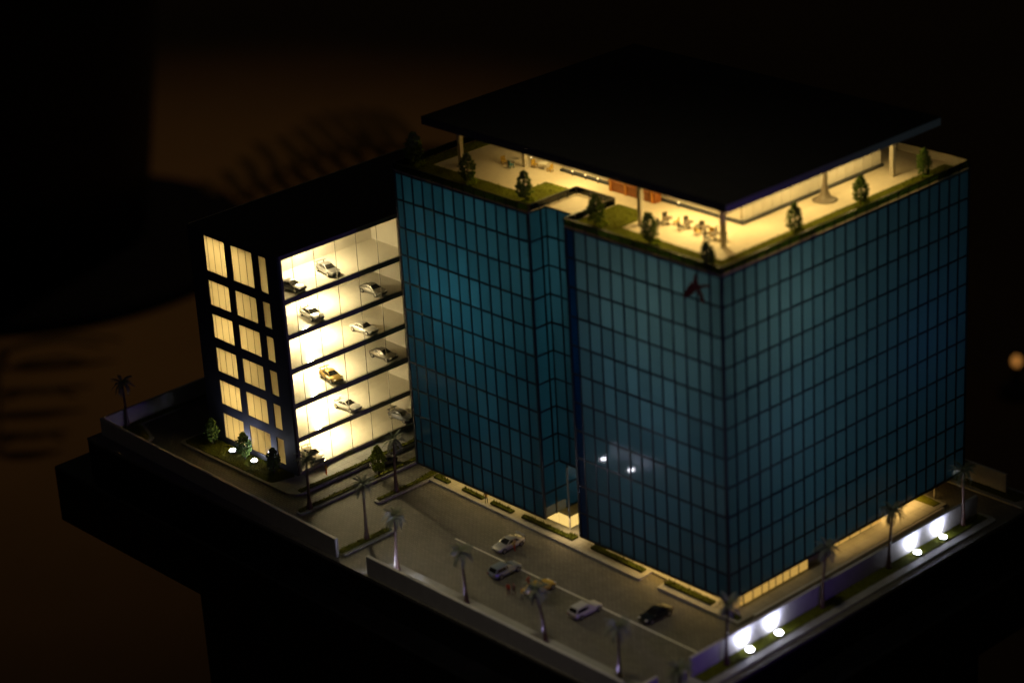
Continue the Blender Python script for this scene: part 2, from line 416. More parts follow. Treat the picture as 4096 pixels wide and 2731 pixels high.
# ------------------------------------------------------------------ garage
GX0, GX1, GY0, GY1, GZ = -81.3, -63.33, -9.63, 26.6, 29.48
LEV = [(0.75, 4.65), (5.30, 9.22), (9.95, 13.90), (14.60, 18.45), (19.12, 23.10), (23.78, 28.87)]
WZ = [(1.08, 4.55), (5.85, 9.20), (10.42, 13.75), (15.03, 18.32), (19.52, 22.88), (24.14, 28.84)]
WX = [(-78.05, -73.85), (-72.6, -68.35), (-67.1, -65.6)]
gar = thing('parking_garage', 'black six-level garage model with glowing windows and a glazed open side', 'garage', (0, 0, 0.30))
us = [GX0] + [v for c in WX for v in c] + [GX1]
zs = [0.0] + [v - 0.3 for c in WZ for v in c] + [GZ - 0.3]
MB().grid_wall(us, zs, lambda i, j: i % 2 == 1 and j % 2 == 1, GY0, GY0 + 0.35, 'y').build('wall', M_black, gar)
us = [GY0 + 0.352, -8.95, 22.0, GY1]
zs = [0.0] + [v - 0.3 for c in LEV for v in c] + [GZ - 0.3]
MB().grid_wall(us, zs, lambda i, j: i == 1 and j % 2 == 1, GX1 - 0.30, GX1, 'x').build('wall', M_slab, gar)
box(GX0, GX0 + 0.35, GY0 + 0.352, GY1, 0, GZ - 0.3).build('wall', M_black, gar)
box(GX0 + 0.352, GX1 - 0.302, GY1 - 0.3, GY1, 0, GZ - 0.3).build('wall', M_black, gar)
rf = MB().box(GX0 - 0.02, GX1 + 0.02, GY0 - 0.02, GY1 + 0.02, GZ - 0.298, GZ + 0.02 - 0.3)
rf = rf.build('roof', M_black, gar)
box(GX0 - 0.02, GX0 + 0.10, GY0 + 0.2, GY1, GZ - 0.278, GZ - 0.20).build('roof_edge_glint', mat('roof_edge_glint', (0.8, 0.74, 0.6), 0.3), rf)  # pale strip paints the rim light along the far roof edge
# frosted windows with their joints
for ci, (x0, x1) in enumerate(WX):
    n = (4, 3, 1)[ci]
    cuts = {4: [0, 0.13, 0.43, 0.75, 1], 3: [0, 0.33, 0.68, 1], 1: [0, 1]}[n]
    for z0, z1 in WZ:
        for k in range(n):
            a = x0 + (x1 - x0) * cuts[k]; b = x0 + (x1 - x0) * cuts[k + 1]
            box(a + (0.03 if k else 0.01), b - (0.03 if k < n - 1 else 0.01), GY0 + 0.10, GY0 + 0.16, z0 + 0.01 - 0.3, z1 - 0.01 - 0.3).build('window_pane', M_frost, gar)
            if k: box(a - 0.028, a + 0.028, GY0 + 0.09, GY0 + 0.20, z0 + 0.01 - 0.3, z1 - 0.01 - 0.3).build('window_joint', M_seam, gar)
# levels: floor slab, ceiling lamp, partition, glass side with joints
JY = [-8.95] + [-7.23 + 3.325 * k for k in range(9)]
for li, (z0, z1) in enumerate(LEV):
    zf = z0 - 0.02
    zprev = LEV[li - 1][1] if li else 0.30
    box(GX0 + 0.36, GX1 - 0.31, GY0 + 0.36, GY1 - 0.31, zprev + 0.02 - 0.3, zf - 0.3).build('floor_slab', M_speck if li == 0 else M_hall, gar)
    box(GX0 + 0.37, GX1 - 0.32, 11.2, 11.4, zf + 0.004 - 0.3, z1 - 0.004 - 0.3).build('end_wall', M_plaster, gar)
    box(-71.1, -70.9, -4.6, 11.19, zf + 0.004 - 0.3, z1 - 0.004 - 0.3).build('hall_partition', M_plaster, gar)
    box(GX0 + 0.38, -71.11, -4.6, -4.4, zf + 0.004 - 0.3, z1 - 0.004 - 0.3).build('chamber_wall', M_plaster, gar)
    box(GX0 + 0.37, GX0 + 0.47, GY0 + 0.4, -4.61, zf + 0.004 - 0.3, z1 - 0.004 - 0.3).build('inner_lining', M_plaster, gar)
    box(-70.85, -69.85, -3.9, 2.3, z1 - 0.10 - 0.3, z1 - 0.005 - 0.3).build('ceiling_lamp', emit('ceiling_panel', WARM, 1.5), gar)
    lamp('AREA', 'garage_ceiling_lamp', (-70.35, -0.8, z1 - 0.13), 0.130, WARM, (-70.2, -0.8, 0), 0.9, 6.0)
    lamp('AREA', 'garage_chamber_lamp', (-75.0, -6.3, z1 - 0.13), 0.105, WARM, (-75.0, -6.6, 0), 7.0, 2.0)
    for k in range(len(JY) - 1):
        box(GX1 - 0.16, GX1 - 0.12, JY[k] + 0.03, JY[k + 1] - 0.03, z0 + 0.005 - 0.3, z1 - 0.005 - 0.3).build('glass_pane', M_clear, gar)
        if k: box(GX1 - 0.17, GX1 - 0.10, JY[k] - 0.028, JY[k] + 0.028, z0 + 0.005 - 0.3, z1 - 0.005 - 0.3).build('glass_joint', M_seam, gar)
# ceiling of the top hall
box(GX0 + 0.36, GX1 - 0.31, GY0 + 0.36, GY1 - 0.31, 28.88 - 0.3, GZ - 0.302 - 0.005).build('ceiling_slab', M_plaster, gar)

# ------------------------------------------------------------------ glass tower
H = 3.5; ZT = 40.11; ZS = 1.95
XL, X1, X2, YL, YN, YD = -52.22, -29.30, -23.16, 0.40, 3.08, 41.5
ZR = [ZT - H * k for k in range(11)] + [ZS]
tw = thing('glass_tower', 'teal glass office tower model with a black overhanging roof', 'office tower', (0, 0, 0.30))
def z_(z): return z - 0.30
MULL = 0.17; RAIL = 0.21
# columns of the three faces
CL = [XL] + [-29.30 - 1.7925 * k for k in range(12, -1, -1)]
CR = [X2] + [-1.72 - 1.822 * k for k in range(11, -1, -1)] + [0.0]
CD = [0.0] + [1.66 + 1.811 * k for k in range(22)] + [YD]
pane_cache = {}
def pane(wd, ht):
    key = (round(wd, 3), round(ht, 3))
    if key not in pane_cache:
        pane_cache[key] = box(-wd/2, wd/2, 0, 0.06, -ht/2, ht/2).mesh('pane', M_tower)
    return pane_cache[key]
for cols, y in ((CL, YL), (CR, 0.0)):
    for i in range(len(cols) - 1):
        for j in range(11):
            a, b, zt, zb = cols[i], cols[i + 1], ZR[j], ZR[j + 1]
            o_ = put('glass_pane', pane(b - a - 0.06, zt - zb - 0.06), tw, ((a + b) / 2, y + 0.04, z_((zt + zb) / 2)))
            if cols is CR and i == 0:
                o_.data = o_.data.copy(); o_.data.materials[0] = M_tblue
    for x in cols:
        wd = 0.34 if x in (XL, X1, X2, 0.0) or abs(x - X1) < .01 else MULL
        box(-wd/2, wd/2, -0.07, 0.16, 0, ZT - ZS).build('mullion', M_mull, tw, (x + (wd/2 - 0.05 if x == cols[0] else (-wd/2 + 0.05 if x == cols[-1] else 0)), y, z_(ZS)))
    for z in ZR:
        zz = z - 0.13 if z == ZT else z
        box(cols[0], cols[-1], y - 0.05, y + 0.15, z_(zz) - RAIL/2, z_(zz) + RAIL/2).build('rail', M_mull, tw)
# side face: glazing joined (past the piece limit), bars as parts
mb = MB()
for i in range(len(CD) - 1):
    for j in range(11):
        mb.box(-0.10, -0.04, CD[i] + 0.03, CD[i + 1] - 0.03, z_(ZR[j + 1]) + 0.03, z_(ZR[j]) - 0.03)
mb.build('glazing', M_tower, tw, kind='stuff')
for y in CD[1:]:
    box(-0.16, 0.07, -MULL/2, MULL/2, 0, ZT - ZS).build('mullion', M_mull, tw, (0, y, z_(ZS)))
for z in ZR:
    z = z - 0.13 if z == ZT else z
    box(-0.15, 0.05, 0.16, YD, z_(z) - RAIL/2 + 0.003, z_(z) + RAIL/2 - 0.003).build('rail', M_mull, tw)
# recess between the two front blocks
ZRC = 8.7
mb = MB()
RC = [X1 + 0.05, -27.45, X2 - 0.05]; RS = [YL + 0.17, 2.3, 4.3, 7.0]
for j in range(11):
    zt, zb = ZR[j], ZR[j + 1]
    if zb >= ZRC - 0.2:
        for i in range(2): mb.box(RC[i] + 0.03, RC[i + 1] - 0.03, YN, YN + 0.06, z_(zb) + 0.03, z_(zt) - 0.03)
    if zb >= ZRC - 0.2: mb.box(X1 - 0.10, X1 - 0.04, 2.33, YN - 0.01, z_(zb) + 0.03, z_(zt) - 0.03)
    for i in range(1 if zb >= ZRC - 0.2 else 3):
        mb.box(X1 - 0.10, X1 - 0.04, RS[i] + 0.03, RS[i + 1] - 0.03, z_(zb) + 0.03, z_(zt) - 0.03)
mb.build('recess_glazing', M_tower, tw, kind='stuff')
box(-29.22, -23.2, YN - 0.05, YN + 7, z_(ZRC) - 0.3, z_(ZRC) - 0.03).build('recess_soffit', M_mull, tw)
for x in RC: box(-0.09, 0.09, -0.05, 0.14, z_(ZRC), z_(ZT)).build('mullion', M_mull, tw, (x, YN, 0))
for k, y in enumerate(RS[1:]): box(-0.14, 0.05, -0.09, 0.09, z_(ZS), z_(ZT) if k == 0 else z_(ZRC)).build('mullion', M_mull, tw, (X1, y, 0))
for z in ZR[:-1]:
    lo = z < ZRC - 0.5
    if not lo: box(X1 + 0.06, X2, YN - 0.04, YN + 0.13, z_(z) - RAIL/2, z_(z) + RAIL/2).build('rail', M_mull, tw)
    box(X1 - 0.13, X1 + 0.045, YL + 0.17, 7 if lo else YN - 0.045, z_(z) - RAIL/2 + 0.003, z_(z) + RAIL/2 - 0.003).build('rail', M_mull, tw)
# closed sides away from the photo, skirt soffit
box(XL + 0.01, XL + 0.3, YL + 0.2, YD - 0.02, z_(ZS), z_(ZT)).build('wall', M_towerb, tw)
box(XL + 0.31, -0.2, YD - 0.3, YD - 0.02, z_(ZS), z_(ZT)).build('wall', M_towerb, tw)
box(X2 + 0.01, X2 + 0.2, 0.2, 10, z_(ZS), z_(ZT)).build('recess_wall', M_towerb, tw)
MB().prism([(XL + .31, YL + .2), (X1 - .15, YL + .2), (X1 - .15, 7.0), (X2 + .21, 7.0), (X2 + .21, .2), (-.2, .2), (-.2, YD - .31), (XL + .31, YD - .31)], z_(ZS) + 0.02, z_(ZS) + 0.3).build('soffit', M_soffit, tw)
# roof deck (cut out over the recess)
MB().prism([(XL + .02, YL + .02), (X1, YL + .02), (X1, YN + .02), (X2, YN + .02), (X2, .02), (-.02, .02), (-.02, YD), (XL + .02, YD)], z_(ZT) - 0.11, z_(40.22)).build('roof_deck', M_plaza, tw)
# the light inside the tower
lamp('POINT', 'tower_core_lamp', (-44, 9, 26), 0.17, (0.29, 0.82, 0.97), size=3)
lamp('POINT', 'tower_core_lamp', (-34, 12, 33), 0.115, (0.62, 0.95, 0.98), size=3)
lamp('POINT', 'tower_core_lamp', (-10, 10, 34), 0.25, (1.0, 0.76, 0.62), size=3)
lamp('POINT', 'tower_core_lamp', (-10, 10, 20), 0.09, (0.85, 0.82, 1.0), size=3)
lamp('POINT', 'tower_core_lamp', (-38, 11, 11), 0.045, (0.45, 0.75, 1.0), size=3)
lamp('POINT', 'tower_core_lamp', (-12, 12, 9), 0.03, (0.6, 0.7, 1.0), size=3)
lamp('POINT', 'tower_core_lamp', (-18, 10, 26), 0.05, (0.5, 0.8, 1.0), size=3)
lamp('POINT', 'tower_core_lamp', (-9, 33, 22), 0.032, (0.10, 0.28, 1.0), size=3)
# parapet: glass panels with posts and caps
def parapet(cols, axis, p, z0=40.32, z1=41.05):
    for i in range(len(cols) - 1):
        a, b = cols[i] + 0.10, cols[i + 1] - 0.10
        if b - a < 0.3: continue
        if axis == 'y': box(a, b, p - 0.02, p + 0.03, z_(z0), z_(z1)).build('parapet_panel', M_parap, tw)
        else: box(p - 0.03, p + 0.02, a, b, z_(z0), z_(z1)).build('parapet_panel', M_parap, tw)
    a, b = cols[0], cols[-1]
    for q in cols:
        if axis == 'y': box(q - 0.06, q + 0.06, p - 0.05, p + 0.05, z_(40.23), z_(z1)).build('parapet_post', M_cap, tw)
        else: box(p - 0.05, p + 0.05, q - 0.06, q + 0.06, z_(40.23), z_(z1)).build('parapet_post', M_cap, tw)
    if axis == 'y': box(a - .05, b + .05, p - 0.09, p + 0.07, z_(z1) + 0.002, z_(z1) + 0.10).build('parapet_cap', M_cap, tw)
    else: box(p - 0.07, p + 0.085, a, b, z_(z1) + 0.004, z_(z1) + 0.096).build('parapet_cap', M_cap, tw)
parapet(CL, 'y', YL); parapet(CR, 'y', 0.0)
parapet([0.12] + CD[1:], 'x', -0.03)
parapet([0.6 + 2.1 * k for k in range(20)], 'x', XL + 0.05)
mp_ = M_parap
box(XL + .2, -.2, YD - .1, YD, z_(40.23), z_(41.15)).build('parapet_wall', M_corew, tw)
M_parap = M_balus
parapet([0.6, 2.1, 3.6, 5.1, 6.5, 7.9], 'x', X1 + 0.06)
parapet([-29.2, -27.2, -25.2, -23.25], 'y', 7.95)
parapet([0.25, 1.7, 3.2, 4.8, 6.4, 7.9], 'x', X2 - 0.02)
# ground floor under the skirt
for a, b in ((-50.5, -46.8), (-46.7, -43), (-42.9, -39.2), (-39.1, -35.4), (-35.3, -31.2), (-31.1, -29.3), (-29.2, -27.5), (-22.6, -19), (-18.9, -15.3), (-15.2, -11.6), (-11.5, -7.9), (-7.8, -4.2), (-4.1, -1.0)):
    box(a, b, 2.5, 2.58, 0.25, z_(ZS)).build('ground_window', M_gfwin, tw)
for a, b in ((2.55, 3.4), (3.46, 5.6)): box(-27.46, -27.38, a, b, 0.25, z_(ZS)).build('ground_window', M_gfwin, tw)
box(-27.5, -27.3, 2.4, 2.56, 0, z_(ZRC) - 0.31).build('entrance_post', M_fascia, tw)
gw = [0.45, 2.55, 4.1, 5.6, 6.75, 7.9, 9.1, 10.3, 11.8, 13.4]
for a, b in zip(gw, gw[1:]):
    box(-0.36, -0.30, a + .07, b - .07, 0.12, z_(ZS)).build('ground_window', M_gfwin2, tw)
    box(-0.38, -0.27, b - .06, b + .06, 0.02, z_(ZS)).build('ground_mullion', M_slab, tw)
for k in range(5):
    box(-1.26, -1.20, 18.06 + 1.9 * k, 19.84 + 1.9 * k, 0.1, z_(ZS)).build('ground_window', M_gfwin2, tw)
    box(-1.28, -1.17, 17.95 + 1.9 * k, 18.05 + 1.9 * k, 0.02, z_(ZS)).build('ground_mullion', M_slab, tw)
for y in (2.55, 17.2, 27.9, 36.5): box(-0.55, -0.3, y - .12, y + .12, 0, z_(ZS)).build('ground_post', M_slab, tw)
box(-1.3, -0.5, 13.5, 17.0, 0, z_(ZS)).build('ground_pier', M_slab, tw)
box(-48, -3, 12, 36, 0, z_(ZS)).build('ground_core', M_slab, tw)
lamp('AREA', 'lobby_lamp', (-26.2, 1.4, ZS - 0.05), 0.003, (1.0, 0.66, 0.26), (-26.2, 1.4, 0), 4, 2)
lamp('AREA', 'soffit_lamp', (-9.5, 1.3, ZS - 0.05), 0.007, (1.0, 0.60, 0.16), (-9.5, 1.3, 0), 14, 0.8)
lamp('AREA', 'soffit_lamp', (-42, 1.6, ZS - 0.05), 0.003, (1.0, 0.66, 0.22), (-42, 1.6, 0), 15, 0.8)
lamp('AREA', 'undercroft_lamp', (-1.6, 31, ZS - 0.05), 0.010, (1.0, 0.58, 0.16), (-1.6, 31, 0), 2, 8)
lamp('AREA', 'undercroft_lamp', (-0.2, 22, ZS - 0.05), 0.004, (1.0, 0.58, 0.16), (-0.2, 22, 0), 0.5, 9)
# low ledge along the right side
led = bevel(box(-0.16, 0.16, 0, 33.3, 0, 0.62).build('ledge_wall', M_white, loc=(2.35, 1.3, 0), label='low ledge wall along the pavement right of the tower', cat='wall'), 0.04)

# emblem on the right block
emb = thing('emblem', 'dark red letter-like star emblem high on the tower glass', 'emblem', (-3.5, -0.10, 36.5))
def emb_part(name, pts, d):
    mb = MB(); n = len(pts)
    pts = [(x + 3.5, z - 36.5) for x, z in pts]
    mb.add([(x, d, z) for x, z in pts] + [(x, d - 0.09, z) for x, z in pts], [tuple(range(n)), tuple(range(2*n-1, n-1, -1))] + [(i, (i+1) % n, n + (i+1) % n, n + i) for i in range(n)])
    mb.build(name, M_emblem, emb)
emb_part('stroke', [(-3.74, 39.5), (-3.55, 39.5), (-3.2, 38.6), (-2.34, 36.64), (-2.71, 36.48), (-3.2, 37.45), (-3.5, 38.3)], 0)
emb_part('stroke', [(-3.72, 39.35), (-3.5, 38.3), (-3.3, 37.85), (-4.2, 37.0), (-5.38, 36.5), (-4.89, 37.5), (-4.24, 38.5), (-4.08, 38.25)], -0.01)
emb_part('stroke', [(-3.5, 38.25), (-2.6, 38.62), (-1.62, 38.85), (-1.74, 38.58), (-2.7, 38.2), (-3.3, 37.8), (-3.7, 37.85)], -0.02)

# ------------------------------------------------------------------ roof garden
ZRF = 40.22
flock('roof_grass', [(XL + .25, YL + .2), (X1 - .1, YL + .2), (X1 - .1, 8.4), (-34.6, 8.4), (-34.6, 4.3), (-49.8, 4.3), (-49.8, 38), (XL + .25, 38)], ZRF, 0.22, cell=0.2, seed=21)
flock('roof_grass', [(X2 + .15, .2), (-.25, .2), (-.25, 40.5), (-2.75, 40.5), (-2.75, 3.0), (-17.8, 3.3), (-17.9, 8.3), (X2 + .15, 8.3)], ZRF, 0.22, cell=0.2, seed=22)

can = thing('roof_canopy', 'black flat canopy roof over the lit rooftop terrace', 'canopy', (-25, 20, ZRF))
CX0, CX1, CY0, CY1, CZ = -47.6, -0.35, 1.35, 36.6, 46.55
def c_(x0, x1, y0, y1, z0, z1): return box(x0 + 25, x1 + 25, y0 - 20, y1 - 20, z0 - ZRF, z1 - ZRF)
c_(CX0, CX1, CY0, CY1, CZ + 0.85, CZ + 0.93).build('roof_sheet', M_roofcan, can)
c_(CX0 + .1, CX1 - .1, CY0 + .1, CY1 - .1, CZ, CZ + 0.849).build('soffit', M_soffit, can)
c_(CX1 - .09, CX1 + .02, CY0, CY1, CZ - .02, CZ + .848).build('fascia', M_fascia, can)
c_(CX0, CX1 - .1, CY0 - .02, CY0 + .09, CZ - .02, CZ + .848).build('fascia', M_roofcan, can)
c_(CX0 - .02, CX0 + .09, CY0 + .1, CY1, CZ - .02, CZ + .848).build('fascia', M_roofcan, can)
for x, y in ((-47.6 + .8, 6.3), (-40.6, 10.7), (-16.6, 5.3), (-5.4, 6.2), (-46.8, 30), (-5.0, 34)):
    c_(x - .25, x - .02, y - .25, y + .25, ZRF + .004, CZ - .005).build('column', M_corew, can)
    c_(x + .02, x + .25, y - .25, y + .25, ZRF + .004, CZ - .005).build('column', M_corew, can)

core = thing('rooftop_pavilion', 'cream rooftop pavilion under the canopy with jointed panel walls', 'pavilion', (-20, 24, ZRF))
def k_(x0, x1, y0, y1, z0, z1): return box(x0 + 20, x1 + 20, y0 - 24, y1 - 24, z0 - ZRF, z1 - ZRF)
k_(-36, -8.4, 12.6, 36, ZRF + .004, CZ - .01).build('core', M_corew, core)
k_(-36.2, -7.9, 12.1, 36.1, ZRF + .004, ZRF + .28).build('skirting', M_mull, core)
y = 12.6
for k in range(15):
    k_(-8.38, -8.26, y + .05, y + 1.52, ZRF + .29, CZ - .02).build('wall_panel', M_plaster, core); y += 1.56
for k in range(5):
    k_(-36 + 5.5 * k + .06, -36 + 5.5 * k + 5.44, 12.46, 12.58, ZRF + .29, CZ - .02).build('wall_panel', M_corew, core)
bar = thing('timber_bar', 'orange timber bar counter with posts beneath the canopy edge', 'bar', (-23.6, 11.55, ZRF))
box(-3.6, 3.6, -0.5, 0.5, 0.004, 1.1).build('counter', M_timber, bar)
box(-3.7, 3.7, -0.6, 0.6, 1.105, 1.22).build('counter_top', mat('bar_top', (0.30, 0.10, 0.02), 0.35), bar)
for x in (-3.2, -0.9, 1.3, 3.2): box(x - .12, x + .12, -.66, -.5, 0.004, 2.4).build('post', mat('amber_post', (0.50, 0.20, 0.03), 0.4), bar)
tru = MB().lathe([(1.45, 0), (1.15, .10), (.72, .42), (.42, 1.0), (.26, 1.9), (.22, 3.4), (.34, 5.2), (.6, 6.1)], 28).build('trumpet_column', mat('taupe_column', (0.20, 0.165, 0.12), 0.5), loc=(-6.1, 23.6, ZRF + .004), smooth=True,
      label='taupe trumpet-footed column beside the pavilion wall', cat='column')

# lamps of the terrace
def downlight(x, y, p, c=AMBER, r=0.28):
    o = thing('downlight', 'small warm downlight under the canopy', 'downlight', (x, y, CZ - .12), 0, 'downlights under the canopy')
    MB().lathe([(r, 0), (r, .11)], 14).build('lens', M_bulb, o)
    lamp('SPOT', 'downlight_beam', (x, y, CZ - .14), p * 1.4, c, (x, y, 0), r * 1.5, angle=150, blend=0.6)
for x, y, p in ((-31, 9.6, .10), (-37.5, 11.0, .025), (-24.4, 7.6, .03), (-14.5, 9.4, .10), (-9.5, 8.5, .09), (-5.8, 13, .05), (-5.6, 20, .055), (-5.6, 28, .05), (-4.8, 33, .02), (-44, 16, .010)):
    downlight(x, y, p)
for i, (x, y) in enumerate(((-41.2, 12.3), (-33.9, 11.9), (-31.8, 11.9), (-29.8, 11.9), (-27.8, 11.9), (-17.2, 11.9))):
    o = thing('foot_lamp', 'tiny round lamp at the foot of the pavilion wall', 'lamp', (x, y, ZRF), 0, 'foot lamps along the pavilion')
    MB().lathe([(.07, 0.004), (.07, .45)], 8).build('stem', M_mull, o)
    MB().lathe([(.04, .45), (.11, .50), (.11, .60), (.04, .66)], 10).build('bulb', M_bulb, o, smooth=True)

# terrace furniture
M_chair = mat('yellow_chair', (0.50, 0.32, 0.05), 0.5); M_tbl = mat('cafe_table', (0.10, 0.07, 0.04), 0.5); M_tblw = mat('pale_table', (0.6, 0.56, 0.46), 0.5)
M_dkchair = mat('dark_chair', (0.05, 0.045, 0.03), 0.5)
def chair(loc, rz, m, label, group):
    o = thing('chair', label, 'chair', loc, rz, group)
    box(-.28, .28, -.28, .28, .36, .44).build('seat', m, o)
    box(-.28, .28, .22, .28, .445, .95).build('backrest', m, o)
    for sx in (-1, 1):
        for sy in (-1, 1): box(sx*.24 - .035, sx*.24 + .035, sy*.24 - .035, sy*.24 + .035, .004, .359).build('leg', m, o)
    return o
def table(loc, m, label, group, r=.5):
    o = thing('table', label, 'table', loc, 0, group)
    MB().lathe([(r, .66), (r, .74)], 18).build('table_top', m, o)
    MB().lathe([(.28, .004), (.07, .08), (.06, .655)], 10).build('pedestal', m, o)
    return o
FG = 'cafe sets on the left terrace'
for (tx, ty), lab in (((-42.2, 10.4), 'pale cafe table on the left terrace beside the yellow chairs'), ((-38.3, 11.5), 'pale cafe table left of the pavilion wall')):
    table((tx, ty, ZRF), M_tblw, lab, FG, .6)
chair((-43.2, 9.8, ZRF), 1.3, M_chair, 'yellow chair at the leftmost cafe table', FG)
chair((-41.6, 9.4, ZRF), 2.9, mat('teal_chair', (0.05, 0.16, 0.18), .5), 'teal chair at the leftmost cafe table', FG)
chair((-39.5, 11.2, ZRF), 1.5, M_chair, 'yellow chair between the paired column and the pavilion', FG)
chair((-37.0, 11.3, ZRF), -1.4, M_chair, 'yellow chair nearest the bright pavilion floor', FG)
DG = 'cafe sets on the right terrace'
for i, (tx, ty) in enumerate(((-14.6, 7.4), (-12.0, 8.0), (-9.6, 8.0), (-7.5, 7.2))):
    table((tx, ty, ZRF), M_tbl, ('dark cafe table nearest the orange timber bar', 'second dark cafe table from the timber bar', 'third dark cafe table from the timber bar', 'dark cafe table nearest the front canopy column')[i], DG, .55)
    for k, a in enumerate((0.4, 2.6, 4.4)):
        tn = ('the table nearest the timber bar', 'the second table from the bar', 'the third table from the bar', 'the table nearest the front column')[i]
        chair((tx + 1.0 * math.cos(a), ty + 1.0 * math.sin(a), ZRF), a - math.pi / 2, M_chair if (i + k) % 4 == 0 else M_dkchair, ('yellow' if (i + k) % 4 == 0 else 'dark') + ' chair ' + ('right of ', 'behind ', 'in front of ')[k] + tn + ', right terrace', DG)

# ------------------------------------------------------------------ trees
def crown_mesh(seed, h=2.7, r=0.78, n=430, layers=5, m=None):
    rnd = random.Random(seed); mb = MB()
    for i in range(n):
        t = rnd.random() ** 0.9
        env = math.sin(math.pi * (0.16 + 0.80 * t ** 0.85)) ** 0.75
        tier = 0.84 + 0.16 * math.cos(2 * math.pi * (t * layers + 0.1 * math.sin(i)))
        rr = r * env * tier * (rnd.uniform(0.35, 1.08) ** 0.6); a = rnd.uniform(0, 2 * math.pi)
        mb.clump((rr * math.cos(a), rr * math.sin(a), t * h), rnd.uniform(0.07, 0.19), rnd)
    return mb.mesh('crown', m or M_leaf)
CROWN = [crown_mesh(s, layers=l, r=rr) for s, l, rr in ((1, 5, .96), (2, 6, 1.0), (3, 4.5, .92))]
TRK = MB().tube([(0, 0, 0), (0.02, 0, .5), (0, 0.02, 1.6), (0, 0, 2.6)], [.10, .075, .05, .02], 7).mesh('trunk', M_bark)
def tree(loc, label, var=0, s=1.0, group=None, rz=0.0, name='conifer_tree'):
    o = thing(name, label, 'tree', loc, rz, group); o.scale = (s, s, s)
    put('trunk', TRK, o); put('crown', CROWN[var % 3], o, (0, 0, .55))
    return o
def bush(loc, label, seed, s=1.0, m=None, group='bright shrubs at the feet of the roof trees'):
    rnd = random.Random(seed); mb = MB()
    for i in range(45): 
        a = rnd.uniform(0, 6.28); rr = rnd.random() ** .5 * .55
        mb.clump((rr * math.cos(a) * 1.3, rr * math.sin(a) * .8, .12 + rnd.random() * .38 * (1 - rr)), rnd.uniform(.08, .16), rnd)
    o = mb.build('shrub', m or M_leafl, loc=loc, rz=rnd.uniform(0, 3), label=label, cat='shrub', group=group); o.scale = (s, s, s)
RT = [(-51.2, 2.9, 'conifer at the far left corner of the roof garden', 1.25), (-41.6, 2.6, 'conifer on the left roof lawn before the cafe tables', 1.12),
      (-32.0, 2.5, 'pointed conifer just left of the roof notch', 1.12), (-20.3, 2.1, 'conifer just right of the roof notch', 1.1),
      (-12.1, 1.9, 'conifer on the front roof edge before the dark cafe tables', 1.08), (-2.3, 1.0, 'leaning conifer at the front corner of the roof', .95),
      (-1.9, 13.6, 'nearest conifer along the right roof edge', 1.05), (-1.8, 24.5, 'middle conifer along the right roof edge', 1.05), (-2.0, 35.8, 'farthest conifer along the right roof edge', 1.05)]
for i, (x, y, lab, s) in enumerate(RT):
    o = tree((x, y, ZRF), lab, i, s, 'conifers of the roof garden', i * 1.3)
    if i == 5: o.rotation_euler = (R(4), R(-14), 1.0)
    if i not in (5,): bush((x + .75, y + .1, ZRF + .1), 'bright shrub at the foot of the ' + lab.replace(' of the roof garden', '').replace(' before the cafe tables', '').replace(' before the dark cafe tables', ''), 40 + i, 1.35)
for k, (x, y) in enumerate(((-51.0, 14.8), (-50.9, 16.2))): bush((x, y, ZRF + .1), ('bright shrub on the far left roof lawn, nearer one', 'bright shrub on the far left roof lawn, farther one')[k], 60 + k, 1.3)
tree((-79.1, -11.0, .40), 'dark green conifer at the left end of the garage lawn', 0, 1.08, 'conifers before the garage', .3)
tree((-72.2, -11.1, .40), 'spot-lit green conifer in the middle of the garage lawn', 1, 1.12, 'conifers before the garage', 1.9)
tree((-66.2, -11.1, .40), 'shadowed conifer at the right end of the garage lawn', 2, 1.05, 'conifers before the garage', 4)
# broad street tree
st = thing('street_tree', 'bright broad green tree on the street median beside the dark car', 'tree', (-55.7, -2.9, .25))
put('trunk', TRK, st); put('crown', crown_mesh(9, 3.1, 1.15, 620, 2.2, M_leafl), st, (0, 0, .95))

# ------------------------------------------------------------------ palms
def frond_mesh(seed, droop):
    rnd = random.Random(seed); mb = MB(); n = 21; L = 1.58; pts = []
    for i in range(n):
        t = i / (n - 1); pts.append(Vector((L * t * (1 - .22 * t * droop), 0, .75 * t - (1.0 + droop) * t * t)))
    mb.tube(pts[::5], [.04, .034, .026, .016, .006], 4)
    for i in range(1, n):
        t = i / (n - 1); p = pts[i]; tg = (pts[i] - pts[i - 1]).normalized()
        ln = .44 * math.sin(math.pi * (0.16 + .76 * t)) + .08
        for sd in (-1, 1):
            tip = p + tg * ln * .85 + Vector((0, sd * ln * .52, -ln * rnd.uniform(.05, .35)))
            w_ = tg * .04; mid = p.lerp(tip, .55) + Vector((0, 0, .05))
            mb.add([p - w_ * .6, p + w_ * .6, mid + w_, tip, mid - w_], [(0, 1, 2, 3, 4)])
    return mb.mesh('frond', M_frond)
FR = [frond_mesh(s, d) for s, d in ((1, .1), (2, .35), (3, .7))]
def trunk_mesh(h, lean, seed):
    rnd = random.Random(seed); path = []; rad = []; n = 26
    for i in range(n):
        t = i / (n - 1); path.append((lean[0] * t * t, lean[1] * t * t, h * t))
        rad.append((.22 * (1 - t) ** 6 + .175 - .04 * t) * (1.0 + (.10 if i % 2 else -.04)))
    return MB().tube(path, rad, 9).mesh('trunk', M_trunk, True)
